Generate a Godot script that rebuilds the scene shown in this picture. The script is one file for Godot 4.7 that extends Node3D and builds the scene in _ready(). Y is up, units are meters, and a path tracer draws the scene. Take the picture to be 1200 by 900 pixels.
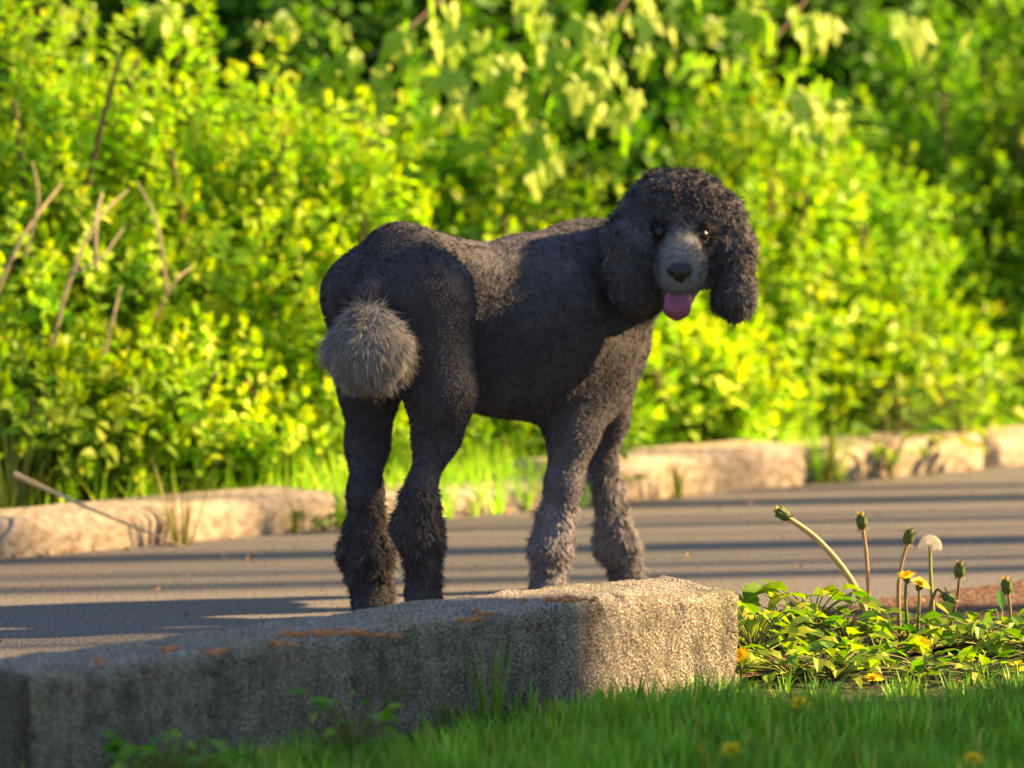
extends Node3D

# ---------------------------------------------------------------- measurements
const FOCAL := 6525.0          # pixels of the 1200 wide photograph
const EYE := 1.0               # height of the lens above the road
var pitch := atan(460.0 / FOCAL)
var rng := RandomNumberGenerator.new()
var lumps := FastNoiseLite.new()
var fine := FastNoiseLite.new()
var M := {}
var taken := {}


func at(px: float, py: float, d: float) -> Vector3:
	# the point of the place that lies d metres in front of the lens
	var a := (px - 600.0) / FOCAL
	var b := -(py - 450.0) / FOCAL
	var dir := Vector3(a, -sin(pitch) + b * cos(pitch), -cos(pitch) - b * sin(pitch))
	return Vector3(0, EYE, 0) + dir * (d / -dir.z)


func ground(px: float, d: float) -> Vector3:
	return Vector3((px - 600.0) / FOCAL * d, 0.0, -d)


# ---------------------------------------------------------------- naming
func numbered(called: String) -> String:
	var n: int = taken.get(called, 0)
	taken[called] = n + 1
	return called if n == 0 else "%s_%03d" % [called, n]


func thing(called: String, label: String, category: String, where := Vector3.ZERO, group := "") -> Node3D:
	var o := Node3D.new()
	o.name = numbered(called)
	add_child(o, true)
	o.position = where
	o.set_meta("label", label)
	o.set_meta("category", category)
	if group != "":
		o.set_meta("group", group)
	return o


func part(called: String, mesh: Mesh, material: Material, parent: Node3D) -> MeshInstance3D:
	var o := MeshInstance3D.new()
	o.name = called
	o.mesh = mesh
	o.material_override = null
	for s in mesh.get_surface_count():
		mesh.surface_set_material(s, material)
	parent.add_child(o, true)
	return o


func structure(called: String, mesh: Mesh, material: Material) -> MeshInstance3D:
	var o := part(called, mesh, material, self)
	o.set_meta("kind", "structure")
	return o


func scatter(called: String, mesh: Mesh, material: Material, places: Array, tints: Array, parent: Node3D) -> MultiMeshInstance3D:
	for s in mesh.get_surface_count():
		mesh.surface_set_material(s, material)
	var mm := MultiMesh.new()
	mm.transform_format = MultiMesh.TRANSFORM_3D
	mm.use_colors = true
	mm.mesh = mesh
	mm.instance_count = places.size()
	for i in places.size():
		mm.set_instance_transform(i, places[i])
		mm.set_instance_color(i, tints[i])
	var o := MultiMeshInstance3D.new()
	o.name = called
	o.multimesh = mm
	o.set_meta("kind", "stuff")
	parent.add_child(o, true)
	return o


# ---------------------------------------------------------------- materials
func srgb(r: float, g: float, b: float) -> Color:
	return Color(r, g, b).linear_to_srgb()


func plain(r: float, g: float, b: float, rough := 0.8) -> StandardMaterial3D:
	var m := StandardMaterial3D.new()
	m.albedo_color = srgb(r, g, b)
	m.roughness = rough
	m.metallic_specular = 0.4
	return m


func tinted(rough := 0.7, back := Color(0, 0, 0), spec := 0.35) -> StandardMaterial3D:
	var m := StandardMaterial3D.new()
	m.vertex_color_use_as_albedo = true
	m.roughness = rough
	m.metallic_specular = spec
	m.cull_mode = BaseMaterial3D.CULL_DISABLED
	if back != Color(0, 0, 0):
		m.backlight_enabled = true
		m.backlight = back
	return m


func noise_texture(freq: float, colors: Array, stops: Array, size := 512, kind := FastNoiseLite.TYPE_SIMPLEX_SMOOTH, octaves := 5, number := 3) -> NoiseTexture2D:
	var n := FastNoiseLite.new()
	n.noise_type = kind
	n.frequency = freq
	n.fractal_octaves = octaves
	n.seed = number
	var g := Gradient.new()
	g.offsets = PackedFloat32Array(stops)
	g.colors = PackedColorArray(colors)
	var t := NoiseTexture2D.new()
	t.width = size
	t.height = size
	t.seamless = true
	t.noise = n
	t.color_ramp = g
	return t


func bump_texture(freq: float, strength: float, size := 512, kind := FastNoiseLite.TYPE_SIMPLEX_SMOOTH, number := 5) -> NoiseTexture2D:
	var n := FastNoiseLite.new()
	n.noise_type = kind
	n.frequency = freq
	n.fractal_octaves = 4
	n.seed = number
	var t := NoiseTexture2D.new()
	t.width = size
	t.height = size
	t.seamless = true
	t.as_normal_map = true
	t.bump_strength = strength
	t.noise = n
	return t


func surface(color: Texture2D, bump: Texture2D, per_metre: float, rough: float, depth := 1.0) -> StandardMaterial3D:
	var m := StandardMaterial3D.new()
	m.albedo_texture = color
	m.normal_enabled = true
	m.normal_texture = bump
	m.normal_scale = depth
	m.roughness = rough
	m.metallic_specular = 0.3
	m.uv1_triplanar = true
	m.uv1_world_triplanar = true
	m.uv1_scale = Vector3.ONE * per_metre
	return m


# ---------------------------------------------------------------- mesh tools
func mesh_of(v: PackedVector3Array, n: PackedVector3Array, idx: PackedInt32Array, c := PackedColorArray()) -> ArrayMesh:
	var a := []
	a.resize(Mesh.ARRAY_MAX)
	a[Mesh.ARRAY_VERTEX] = v
	if n.size():
		a[Mesh.ARRAY_NORMAL] = n
	if c.size():
		a[Mesh.ARRAY_COLOR] = c
	a[Mesh.ARRAY_INDEX] = idx
	var m := ArrayMesh.new()
	m.add_surface_from_arrays(Mesh.PRIMITIVE_TRIANGLES, a)
	return m


func begin() -> SurfaceTool:
	var st := SurfaceTool.new()
	st.begin(Mesh.PRIMITIVE_TRIANGLES)
	return st


func finish(st: SurfaceTool) -> ArrayMesh:
	st.generate_normals()
	return st.commit()


func tube(st: SurfaceTool, pts: Array, radii: Array, sides := 6, c := Color.WHITE) -> void:
	var rings := []
	var side := Vector3.ZERO
	for i in pts.size():
		var t: Vector3 = (pts[min(i + 1, pts.size() - 1)] - pts[max(i - 1, 0)]).normalized()
		if side == Vector3.ZERO:
			side = t.cross(Vector3(0.31, 0.17, 0.93)).normalized()
		side = (side - t * side.dot(t)).normalized()
		var up := t.cross(side)
		var ring := []
		for k in sides:
			var a := TAU * k / sides
			ring.append(pts[i] + (side * cos(a) + up * sin(a)) * radii[i])
		rings.append(ring)
	st.set_color(c)
	st.set_smooth_group(0)
	for i in pts.size() - 1:
		for k in sides:
			var a: Vector3 = rings[i][k]
			var b: Vector3 = rings[i][(k + 1) % sides]
			var e: Vector3 = rings[i + 1][k]
			var f: Vector3 = rings[i + 1][(k + 1) % sides]
			for p in [a, e, b, b, e, f]:
				st.add_vertex(p)
	st.set_smooth_group(-1)
	for k in range(1, sides - 1):
		for p in [rings[0][0], rings[0][k], rings[0][k + 1]]:
			st.add_vertex(p)
		for p in [rings[-1][0], rings[-1][k + 1], rings[-1][k]]:
			st.add_vertex(p)


func curve(pts: Array, steps := 5) -> Array:
	# a smooth line through the points
	var out := []
	for i in pts.size() - 1:
		var p0: Vector3 = pts[max(i - 1, 0)]
		var p1: Vector3 = pts[i]
		var p2: Vector3 = pts[i + 1]
		var p3: Vector3 = pts[min(i + 2, pts.size() - 1)]
		for s in steps:
			out.append(p1.cubic_interpolate(p2, p0, p3, float(s) / steps))
	out.append(pts[-1])
	return out


func taper(n: int, from: float, to: float) -> Array:
	var r := []
	for i in n:
		r.append(lerpf(from, to, float(i) / max(1, n - 1)))
	return r


func blade(st: SurfaceTool, base: Vector3, dir: Vector3, side: Vector3, length: float, width: float, droop: float, c: Color, segments := 3) -> void:
	# one grass-like blade that bends over
	var along := dir.normalized()
	var p := base
	var last_a := p - side * width * 0.5
	var last_b := p + side * width * 0.5
	st.set_color(c)
	st.set_smooth_group(-1)
	for i in segments:
		along = (along + Vector3(0, -droop / segments, 0) + Vector3(dir.x, 0, dir.z) * droop * 0.35 / segments).normalized()
		p += along * length / segments
		var w := width * (1.0 - pow(float(i + 1) / segments, 1.6))
		var a := p - side * w * 0.5
		var b := p + side * w * 0.5
		for q in [last_a, a, last_b]:
			st.add_vertex(q)
		if i < segments - 1:
			for q in [last_b, a, b]:
				st.add_vertex(q)
		last_a = a
		last_b = b


func leaf(st: SurfaceTool, base: Vector3, dir: Vector3, up: Vector3, length: float, width: float, c: Color, fold := 0.25, curl := 0.2) -> void:
	# a pointed leaf: two halves folded along the midrib, its tip curling down
	var d := dir.normalized()
	var side := d.cross(up).normalized()
	var n := side.cross(d).normalized()
	st.set_color(c)
	st.set_smooth_group(-1)
	var mid := [base, base + d * length * 0.35 - n * length * curl * 0.1, base + d * length * 0.7 - n * length * curl * 0.45, base + d * length - n * length * curl]
	var w := [0.0, 0.5, 0.36, 0.0]
	for s in [-1.0, 1.0]:
		var e := []
		for i in 4:
			e.append(mid[i] + side * s * w[i] * width + n * w[i] * width * fold * 2.0)
		for q in [mid[0], e[1], mid[1], mid[1], e[1], e[2], mid[1], e[2], mid[2], mid[2], e[2], mid[3]]:
			st.add_vertex(q)


# ---------------------------------------------------------------- bodies
func nets(bones: Array, h: float, k: float, bumpy := 0.0, wave := 60.0) -> Dictionary:
	# surface nets round tapered capsules [from, to, radius, radius] joined by a smooth minimum
	var lo := Vector3.ONE * 1e6
	var hi := -lo
	for b in bones:
		for e in 2:
			var r: float = b[2 + e] + 3.0 * h + bumpy
			lo = lo.min(b[e] - Vector3.ONE * r)
			hi = hi.max(b[e] + Vector3.ONE * r)
	var nx := int((hi.x - lo.x) / h) + 2
	var ny := int((hi.y - lo.y) / h) + 2
	var nz := int((hi.z - lo.z) / h) + 2
	var f := PackedFloat32Array()
	f.resize(nx * ny * nz)
	f.fill(1.0)
	var reach := k + 2.5 * h + bumpy
	for b in bones:
		var a: Vector3 = b[0]
		var ab: Vector3 = b[1] - b[0]
		var ra: float = b[2]
		var rb: float = b[3]
		var l2 := maxf(ab.length_squared(), 1e-9)
		var rm := maxf(ra, rb) + reach
		var p0: Vector3 = (a.min(b[1]) - Vector3.ONE * rm - lo) / h
		var p1: Vector3 = (a.max(b[1]) + Vector3.ONE * rm - lo) / h
		for z in range(maxi(0, int(p0.z)), mini(nz - 1, int(p1.z) + 1) + 1):
			for y in range(maxi(0, int(p0.y)), mini(ny - 1, int(p1.y) + 1) + 1):
				var row := (z * ny + y) * nx
				for x in range(maxi(0, int(p0.x)), mini(nx - 1, int(p1.x) + 1) + 1):
					var q := Vector3(lo.x + x * h, lo.y + y * h, lo.z + z * h) - a
					var t := clampf(q.dot(ab) / l2, 0.0, 1.0)
					var d := (q - ab * t).length() - lerpf(ra, rb, t)
					if d < reach:
						var o := f[row + x]
						var m := maxf(k - absf(o - d), 0.0)
						f[row + x] = minf(o, d) - m * m * 0.25 / k
	if bumpy > 0.0:
		for z in nz:
			for y in ny:
				var row := (z * ny + y) * nx
				for x in nx:
					if absf(f[row + x]) < 3.0 * h + bumpy:
						f[row + x] += bumpy * lumps.get_noise_3d((lo.x + x * h) * wave * 10.0, (lo.y + y * h) * wave * 10.0, (lo.z + z * h) * wave * 10.0)
	var cell := PackedInt32Array()
	cell.resize(nx * ny * nz)
	cell.fill(-1)
	var v := PackedVector3Array()
	var n := PackedVector3Array()
	var idx := PackedInt32Array()
	var off := [0, 1, nx, nx + 1, nx * ny, nx * ny + 1, nx * ny + nx, nx * ny + nx + 1]
	for z in nz - 1:
		for y in ny - 1:
			var row := (z * ny + y) * nx
			for x in nx - 1:
				var i := row + x
				if absf(f[i]) > 2.5 * h:
					continue
				var c := [f[i], f[i + 1], f[i + nx], f[i + nx + 1], f[i + off[4]], f[i + off[5]], f[i + off[6]], f[i + off[7]]]
				var inside := 0
				for q in c:
					inside += 1 if q < 0.0 else 0
				if inside == 0 or inside == 8:
					continue
				var sum := Vector3.ZERO
				var count := 0
				for e in 8:
					for bit in 3:
						var g: int = e | (1 << bit)
						if g != e and (c[e] < 0.0) != (c[g] < 0.0):
							var t: float = c[e] / (c[e] - c[g])
							var p := Vector3(e & 1, (e >> 1) & 1, (e >> 2) & 1)
							p[bit] += t
							sum += p
							count += 1
				cell[i] = v.size()
				v.append(lo + (Vector3(x, y, z) + sum / count) * h)
				n.append(Vector3(c[1] + c[3] + c[5] + c[7] - c[0] - c[2] - c[4] - c[6], c[2] + c[3] + c[6] + c[7] - c[0] - c[1] - c[4] - c[5], c[4] + c[5] + c[6] + c[7] - c[0] - c[1] - c[2] - c[3]).normalized())
	for z in range(1, nz - 1):
		for y in range(1, ny - 1):
			var row := (z * ny + y) * nx
			for x in range(1, nx - 1):
				var i := row + x
				if absf(f[i]) > 2.0 * h:
					continue
				for axis in 3:
					var j: int = i + [1, nx, nx * ny][axis]
					if (f[i] < 0.0) == (f[j] < 0.0):
						continue
					var s1: int = [nx, 1, 1][axis]
					var s2: int = [nx * ny, nx * ny, nx][axis]
					var q := [cell[i], cell[i - s1], cell[i - s1 - s2], cell[i - s2]]
					if q.min() < 0:
						continue
					var face := (v[q[1]] - v[q[0]]).cross(v[q[2]] - v[q[0]])
					if face.dot(n[q[0]] + n[q[2]]) > 0.0:
						q = [q[0], q[3], q[2], q[1]]
					idx.append_array(PackedInt32Array([q[0], q[1], q[2], q[0], q[2], q[3]]))
	return {"v": v, "n": n, "i": idx}


func join(a: Dictionary, b: Dictionary) -> Dictionary:
	var shift: int = a.v.size()
	var out := {"v": a.v.duplicate(), "n": a.n.duplicate(), "i": a.i.duplicate()}
	out.v.append_array(b.v)
	out.n.append_array(b.n)
	for k in b.i:
		out.i.append(k + shift)
	return out


func skin(s: Dictionary, shade: Callable) -> ArrayMesh:
	var c := PackedColorArray()
	for p in s.v:
		c.append(shade.call(p))
	return mesh_of(s.v, s.n, s.i, c)


func strand_mesh(bend: float, curls: float) -> ArrayMesh:
	# a lock of hair one unit long: a tapering strip that bends and waves
	var v := PackedVector3Array()
	var n := PackedVector3Array()
	var idx := PackedInt32Array()
	for i in 4:
		var t := i / 3.0
		var w := [0.5, 0.46, 0.32, 0.04][i] as float
		var p := Vector3(curls * sin(t * 5.0), t, bend * t * t + curls * (1.0 - cos(t * 5.0)))
		for s in [-1.0, 0.0, 1.0]:
			v.append(p + Vector3(s * w, 0, -absf(s) * w * 0.5))
			n.append(Vector3(s * 0.7, 0.5 - 0.5 * t, 0.8).normalized())
		if i:
			var k := (i - 1) * 3
			for s in 2:
				idx.append_array(PackedInt32Array([k + s, k + s + 3, k + s + 1, k + s + 1, k + s + 3, k + s + 4]))
	return mesh_of(v, n, idx)


func fur(called: String, s: Dictionary, count: int, length: float, width: float, grow: Callable, parent: Node3D, swirl := 0.9) -> void:
	# hair over a skin. grow(point, normal) gives [length factor, lean, colour]
	var heap := PackedFloat32Array()
	var total := 0.0
	var v: PackedVector3Array = s.v
	var n: PackedVector3Array = s.n
	var idx: PackedInt32Array = s.i
	for k in range(0, idx.size(), 3):
		total += (v[idx[k + 1]] - v[idx[k]]).cross(v[idx[k + 2]] - v[idx[k]]).length()
		heap.append(total)
	var places := [[], []]
	var tints := [[], []]
	var step := total / count
	var k := 0
	for i in count:
		var want := (i + rng.randf()) * step
		while k < heap.size() - 1 and heap[k] < want:
			k += 1
		var a := rng.randf()
		var b := rng.randf()
		if a + b > 1.0:
			a = 1.0 - a
			b = 1.0 - b
		var i0 := idx[k * 3]
		var i1 := idx[k * 3 + 1]
		var i2 := idx[k * 3 + 2]
		var p := v[i0] + (v[i1] - v[i0]) * a + (v[i2] - v[i0]) * b
		var nm := (n[i0] + (n[i1] - n[i0]) * a + (n[i2] - n[i0]) * b).normalized()
		var how: Array = grow.call(p, nm)
		var size: float = how[0] * length
		if size <= 0.0:
			continue
		var lean: Vector3 = how[1] + Vector3(lumps.get_noise_3d(p.x * 420, p.y * 420, p.z * 420), lumps.get_noise_3d(p.y * 420 + 50, p.z * 420, p.x * 420), lumps.get_noise_3d(p.z * 420 + 90, p.x * 420, p.y * 420)) * swirl
		var dir := (nm + lean + Vector3(rng.randfn(), rng.randfn(), rng.randfn()) * 0.22).normalized()
		var x := dir.cross(nm + Vector3(rng.randfn(), rng.randfn(), rng.randfn()) * 0.35).normalized()
		var z := x.cross(dir)
		if z.dot(nm) < 0.0:
			x = -x
			z = -z
		size *= rng.randf_range(0.7, 1.3)
		var w := width * rng.randf_range(0.7, 1.3)
		var kind := i % 2
		places[kind].append(Transform3D(Basis(x * w, dir * size, z * minf(w, size)), p - nm * 0.0004))
		var c: Color = how[2]
		var tone := rng.randf_range(0.72, 1.28)
		tints[kind].append(Color(c.r * tone, c.g * tone, c.b * tone))
	for kind in 2:
		scatter(called, strand_mesh([0.5, -0.35][kind], [0.15, 0.4][kind]), M.fur, places[kind], tints[kind], parent)


func _ready() -> void:
	rng.seed = 20240511
	lumps.frequency = 0.1
	lumps.fractal_octaves = 2
	lumps.seed = 4
	fine.frequency = 1.0
	fine.seed = 8
	# ------------------------------------------------ camera
	var cam := Camera3D.new()
	cam.name = "camera"
	add_child(cam)
	cam.position = Vector3(0, EYE, 0)
	cam.rotation.x = -pitch
	cam.near = 0.1
	cam.far = 400.0
	var lens := CameraAttributesPhysical.new()
	lens.frustum_focal_length = 174.0
	lens.frustum_focus_distance = 8.22
	lens.exposure_aperture = 4.0
	cam.attributes = lens
	cam.fov = rad_to_deg(2.0 * atan(450.0 / FOCAL))
	cam.current = true
	# ------------------------------------------------ sky and sun
	var around := WorldEnvironment.new()
	around.name = "daylight"
	var env := Environment.new()
	env.background_mode = Environment.BG_SKY
	var air := ProceduralSkyMaterial.new()
	air.sky_top_color = Color(0.46, 0.54, 0.68)
	air.sky_horizon_color = Color(0.76, 0.76, 0.74)
	air.sky_curve = 0.15
	air.ground_bottom_color = Color(0.16, 0.15, 0.13)
	air.ground_horizon_color = Color(0.5, 0.5, 0.48)
	air.sun_angle_max = 1.0
	env.sky = Sky.new()
	env.sky.sky_material = air
	env.background_energy_multiplier = 0.44
	env.tonemap_mode = Environment.TONE_MAPPER_LINEAR
	env.tonemap_exposure = 5.5
	env.sdfgi_enabled = true
	env.ssao_enabled = true
	env.ssil_enabled = true
	around.environment = env
	add_child(around)
	var sun := DirectionalLight3D.new()
	sun.name = "sun"
	sun.light_color = Color(1.0, 0.83, 0.60)
	sun.light_energy = 1.6
	sun.light_angular_distance = 0.8
	sun.shadow_enabled = true
	add_child(sun)
	var elev := deg_to_rad(30.0)
	var to_sun := Vector3(SUNWARD.x * cos(elev), sin(elev), SUNWARD.z * cos(elev))
	sun.look_at_from_position(to_sun * 20.0, Vector3.ZERO)

	make_materials()
	make_setting()
	make_trees_beyond_frame()
	make_thicket()
	make_kerbs()
	make_lawn()
	make_weeds()
	make_dog()


# ---------------------------------------------------------------- materials of the place
func make_materials() -> void:
	M.fur = tinted(0.8, Color(0, 0, 0), 0.2)
	M.skin = tinted(0.85, Color(0, 0, 0), 0.2)
	M.skin.normal_enabled = true
	M.skin.normal_texture = bump_texture(0.05, 10.0)
	M.skin.normal_scale = 1.0
	M.skin.uv1_triplanar = true
	M.skin.uv1_scale = Vector3.ONE * 9.0
	M.leaf = tinted(0.5, Color(0.85, 1.0, 0.25), 0.35)
	M.grass = tinted(0.5, Color(0.6, 0.7, 0.2), 0.35)
	M.stem = tinted(0.7)
	M.petal = tinted(0.6, Color(0.6, 0.5, 0.1), 0.2)
	M.bark = surface(noise_texture(0.02, [srgb(0.05, 0.035, 0.022), srgb(0.11, 0.08, 0.055), srgb(0.2, 0.15, 0.1)], [0.2, 0.5, 0.8]), bump_texture(0.03, 6.0), 3.0, 0.9)
	M.cane = plain(0.48, 0.37, 0.2, 0.7)
	M.asphalt = surface(noise_texture(0.09, [srgb(0.05, 0.049, 0.047), srgb(0.103, 0.099, 0.09), srgb(0.125, 0.119, 0.108), srgb(0.22, 0.2, 0.17)], [0.25, 0.45, 0.6, 0.8], 1024), bump_texture(0.16, 4.0, 1024), 1.3, 0.8, 1.0)
	M.soil = surface(noise_texture(0.03, [srgb(0.015, 0.011, 0.007), srgb(0.035, 0.025, 0.015), srgb(0.07, 0.045, 0.025)], [0.25, 0.5, 0.8]), bump_texture(0.05, 8.0), 2.0, 0.95)
	M.shoulder = surface(noise_texture(0.06, [srgb(0.03, 0.02, 0.014), srgb(0.11, 0.062, 0.038), srgb(0.22, 0.13, 0.08)], [0.25, 0.5, 0.8]), bump_texture(0.08, 8.0), 2.2, 0.95)
	M.turf = surface(noise_texture(0.03, [srgb(0.02, 0.018, 0.008), srgb(0.035, 0.05, 0.012), srgb(0.05, 0.08, 0.02)], [0.25, 0.5, 0.8]), bump_texture(0.05, 8.0), 2.0, 0.95)
	M.concrete = surface(noise_texture(0.05, [srgb(0.035, 0.032, 0.026), srgb(0.13, 0.118, 0.095), srgb(0.24, 0.218, 0.172), srgb(0.55, 0.50, 0.40)], [0.26, 0.42, 0.6, 0.78], 1024, FastNoiseLite.TYPE_SIMPLEX_SMOOTH, 6), bump_texture(0.07, 9.0, 1024), 4.0, 0.9, 1.3)
	M.concrete.vertex_color_use_as_albedo = true
	M.pale_concrete = surface(noise_texture(0.03, [srgb(0.16, 0.12, 0.08), srgb(0.34, 0.285, 0.20), srgb(0.44, 0.38, 0.28)], [0.2, 0.5, 0.8]), bump_texture(0.08, 2.0), 2.6, 0.9)


# ---------------------------------------------------------------- setting
const KERB := Vector3(-0.6, 0, -6.85)      # near left foot of the foreground block
const ALONG := Vector3(0.6393, 0, -0.7690)
const FRONT := Vector3(0.7690, 0, 0.6393)
const ROADSIDE := Vector3(0.7071, 0, -0.7071)
const BANKWARD := Vector3(-0.7071, 0, -0.7071)


func far_line(v: float) -> Vector3:
	return Vector3(-0.83, 0, -9.81) + ROADSIDE * v


func sheet(rows: Array) -> ArrayMesh:
	# a sheet through rows of points of equal count
	var v := PackedVector3Array()
	var idx := PackedInt32Array()
	var w: int = rows[0].size()
	for r in rows:
		for p in r:
			v.append(p)
	for i in rows.size() - 1:
		for k in w - 1:
			var a := i * w + k
			var q := [a, a + 1, a + w + 1, a + w]
			if (v[q[1]] - v[q[0]]).cross(v[q[2]] - v[q[0]]).y > 0.0:
				q = [q[0], q[3], q[2], q[1]]
			idx.append_array(PackedInt32Array([q[0], q[1], q[2], q[0], q[2], q[3]]))
	var st := begin()
	st.set_smooth_group(0)
	for i in idx:
		st.add_vertex(v[i])
	st.index()
	st.generate_normals()
	return st.commit()


func make_setting() -> void:
	var s := 200.0
	structure("ground", sheet([[Vector3(-s, 0, -s), Vector3(s, 0, -s)], [Vector3(-s, 0, s), Vector3(s, 0, s)]]), M.turf)
	var near := KERB - FRONT * 0.15
	var a := []
	var b := []
	for v in [-60.0, -8.0, -0.4]:
		a.append(near + ROADSIDE * v + Vector3(0, 0.004, 0))
	for v in [0.0, 0.75, 1.5, 2.6]:
		a.append(near + ALONG * v + Vector3(0, 0.004, 0))
	for v in [8.0, 60.0]:
		a.append(near + ALONG * 2.6 + ROADSIDE * v + Vector3(0, 0.004, 0))
	for v in [-60.0, -8.0, -0.4, 0.3, 1.2, 2.2, 3.5, 9.0, 60.0]:
		b.append(far_line(v) - BANKWARD * 0.0 + Vector3(0, 0.004, 0))
	structure("road", sheet([b, a]), M.asphalt)
	# the soil that has washed over the road's near edge
	var outer := []
	var inner := []
	for i in 60:
		var u := 1.2 + i * 0.1
		inner.append(KERB + ALONG * u - FRONT * 0.02 + Vector3(0, 0.009, 0))
		var wide := 0.45 + 0.10 * fine.get_noise_1d(u * 2.3) + 0.04 * fine.get_noise_1d(u * 9.0)
		outer.append(KERB + ALONG * u - FRONT * wide * smoothstep(1.1, 1.8, u) - FRONT * 0.03 + Vector3(0, 0.006, 0))
	structure("soil_shoulder", sheet([outer, inner]), M.shoulder)
	# the bank that rises behind the far kerb
	var rows := []
	for r in 22:
		var row := []
		for i in 81:
			var v := -14.0 + i * 0.4
			var back := 0.1 + r * 0.22
			var rise := 0.02 + maxf(0.0, back - 0.25) * 0.3 + 0.08 * fine.get_noise_2d(v * 1.3, back * 1.7) * smoothstep(0.1, 0.6, back)
			row.append(far_line(v) + BANKWARD * back + Vector3(0, rise, 0))
		rows.append(row)
	structure("bank", sheet(rows), M.soil)


# ---------------------------------------------------------------- leaves and shrubs
func sprig(kind: int, pairs: int, length: float, size: float) -> ArrayMesh:
	var st := begin()
	var r := RandomNumberGenerator.new()
	r.seed = 77 + kind
	var pts := curve([Vector3.ZERO, Vector3(r.randf_range(-0.1, 0.1), 0.5, 0.06) * length, Vector3(r.randf_range(-0.2, 0.2), 1.0, 0.2) * length], 2)
	tube(st, pts, taper(pts.size(), 0.0022, 0.001), 3, Color(0.13, 0.12, 0.03))
	for i in pairs:
		var t := 0.18 + 0.82 * (i + 0.5) / pairs
		var p: Vector3 = pts[0].lerp(pts[-1], t) if pts.size() < 3 else pts[int(t * (pts.size() - 1))].lerp(pts[min(pts.size() - 1, int(t * (pts.size() - 1)) + 1)], fmod(t * (pts.size() - 1), 1.0))
		var turn := i * 1.4 + r.randf_range(-0.4, 0.4)
		for s in 2:
			var ang := turn + s * PI + r.randf_range(-0.3, 0.3)
			var out := Vector3(cos(ang), r.randf_range(-0.2, 0.7) + t * 0.5, sin(ang))
			var big := size * r.randf_range(0.7, 1.15) * (1.05 - 0.35 * t)
			var young := clampf(t * 0.8 + r.randf_range(-0.3, 0.3), 0.0, 1.0)
			var c := Color(0.22, 0.38, 0.03).lerp(Color(0.55, 0.63, 0.045), young)
			leaf(st, p, out, Vector3(0.2, 1, 0.1), big, big * r.randf_range(0.55, 0.7), c, r.randf_range(0.05, 0.3), r.randf_range(0.0, 0.35))
	for s in 3:
		var tip := Vector3(r.randf_range(-0.6, 0.6), 1.0, r.randf_range(-0.6, 0.6))
		leaf(st, pts[-1], tip, Vector3(s - 1.0, 0.3, 0.8), size * 0.7, size * 0.36, Color(0.44, 0.45, 0.012), 0.2, 0.1)
	return finish(st)


var sprigs := []


func foliage(centre: Vector3, half: Vector3, count: int, tint: Color, parent: Node3D, scale_by := 1.0, full := 0.45, raised := 0.0) -> void:
	if sprigs.is_empty():
		for k in 5:
			sprigs.append([sprig(k, 5, 0.13, 0.036), sprig(k + 10, 4, 0.10, 0.042), sprig(k + 20, 6, 0.16, 0.034)][k % 3])
	var places := [[], [], [], [], []]
	var tints := [[], [], [], [], []]
	for i in count:
		var y := rng.randf_range(-0.15, 1.0) if raised == 0.0 else rng.randf_range(-1.0, 1.0)
		var ang := rng.randf() * TAU
		var ring := sqrt(maxf(0.0, 1.0 - y * y))
		var dir := Vector3(cos(ang) * ring, y, sin(ang) * ring)
		var lump := 1.0 + 0.42 * lumps.get_noise_3d((centre.x + dir.x) * 22.0, dir.y * 22.0, (centre.z + dir.z) * 22.0)
		var r := pow(rng.randf_range(pow(full, 3.0), 1.0), 0.333) * lump
		var p := centre + dir * half * r
		if p.y < 0.03:
			p.y = 0.03 + rng.randf() * 0.1
		var up := (Vector3(0, 0.9, 0) + dir * 0.8 + Vector3(rng.randfn(), rng.randfn(), rng.randfn()) * 0.4).normalized()
		var x := up.cross(Vector3(rng.randfn(), rng.randfn(), rng.randfn())).normalized()
		var size := scale_by * rng.randf_range(0.7, 1.25)
		var kind := rng.randi() % 5
		places[kind].append(Transform3D(Basis(x, up, x.cross(up)) * size, p - up * 0.05))
		var hue := rng.randf_range(-0.14, 0.14)
		var lift := rng.randf_range(0.8, 1.2)
		tints[kind].append(Color(tint.r * lift * (1.0 + hue), tint.g * lift, tint.b * lift))
	for kind in 5:
		if places[kind].size():
			scatter("foliage", sprigs[kind], M.leaf, places[kind], tints[kind], parent)


func shrub(called: String, label: String, category: String, px: float, d: float, half_px: float, top_py: float, count: int, tint: Color, group := "", scale_by := 1.0) -> Node3D:
	var base := ground(px, d)
	var h := at(px, top_py, d).y
	var back := maxf(0.0, (base - far_line(0)).dot(BANKWARD))
	var floor_y := maxf(0.0, back - 0.25) * 0.3
	base.y = floor_y
	var w := half_px / FOCAL * d
	var o := thing(called, label, category, base, group)
	for k in 5:
		var st := begin()
		var a := TAU * k / 5.0 + rng.randf()
		var tip := Vector3(cos(a) * w * 0.6, (h - floor_y) * rng.randf_range(0.7, 0.92), sin(a) * 0.3)
		var pts := curve([Vector3(cos(a), 0, sin(a)) * 0.04, tip * Vector3(0.35, 0.45, 0.35), tip], 4)
		tube(st, pts, taper(pts.size(), 0.012, 0.004), 5, Color(0.14, 0.09, 0.05))
		part("stem", finish(st), M.stem, o)
	foliage(Vector3(0, 0.0, 0), Vector3(w, (h - floor_y) * 0.97, 0.15 if called == "low_shrub" else maxf(0.32, w * 0.75)), count, tint, o, scale_by)
	return o


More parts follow.
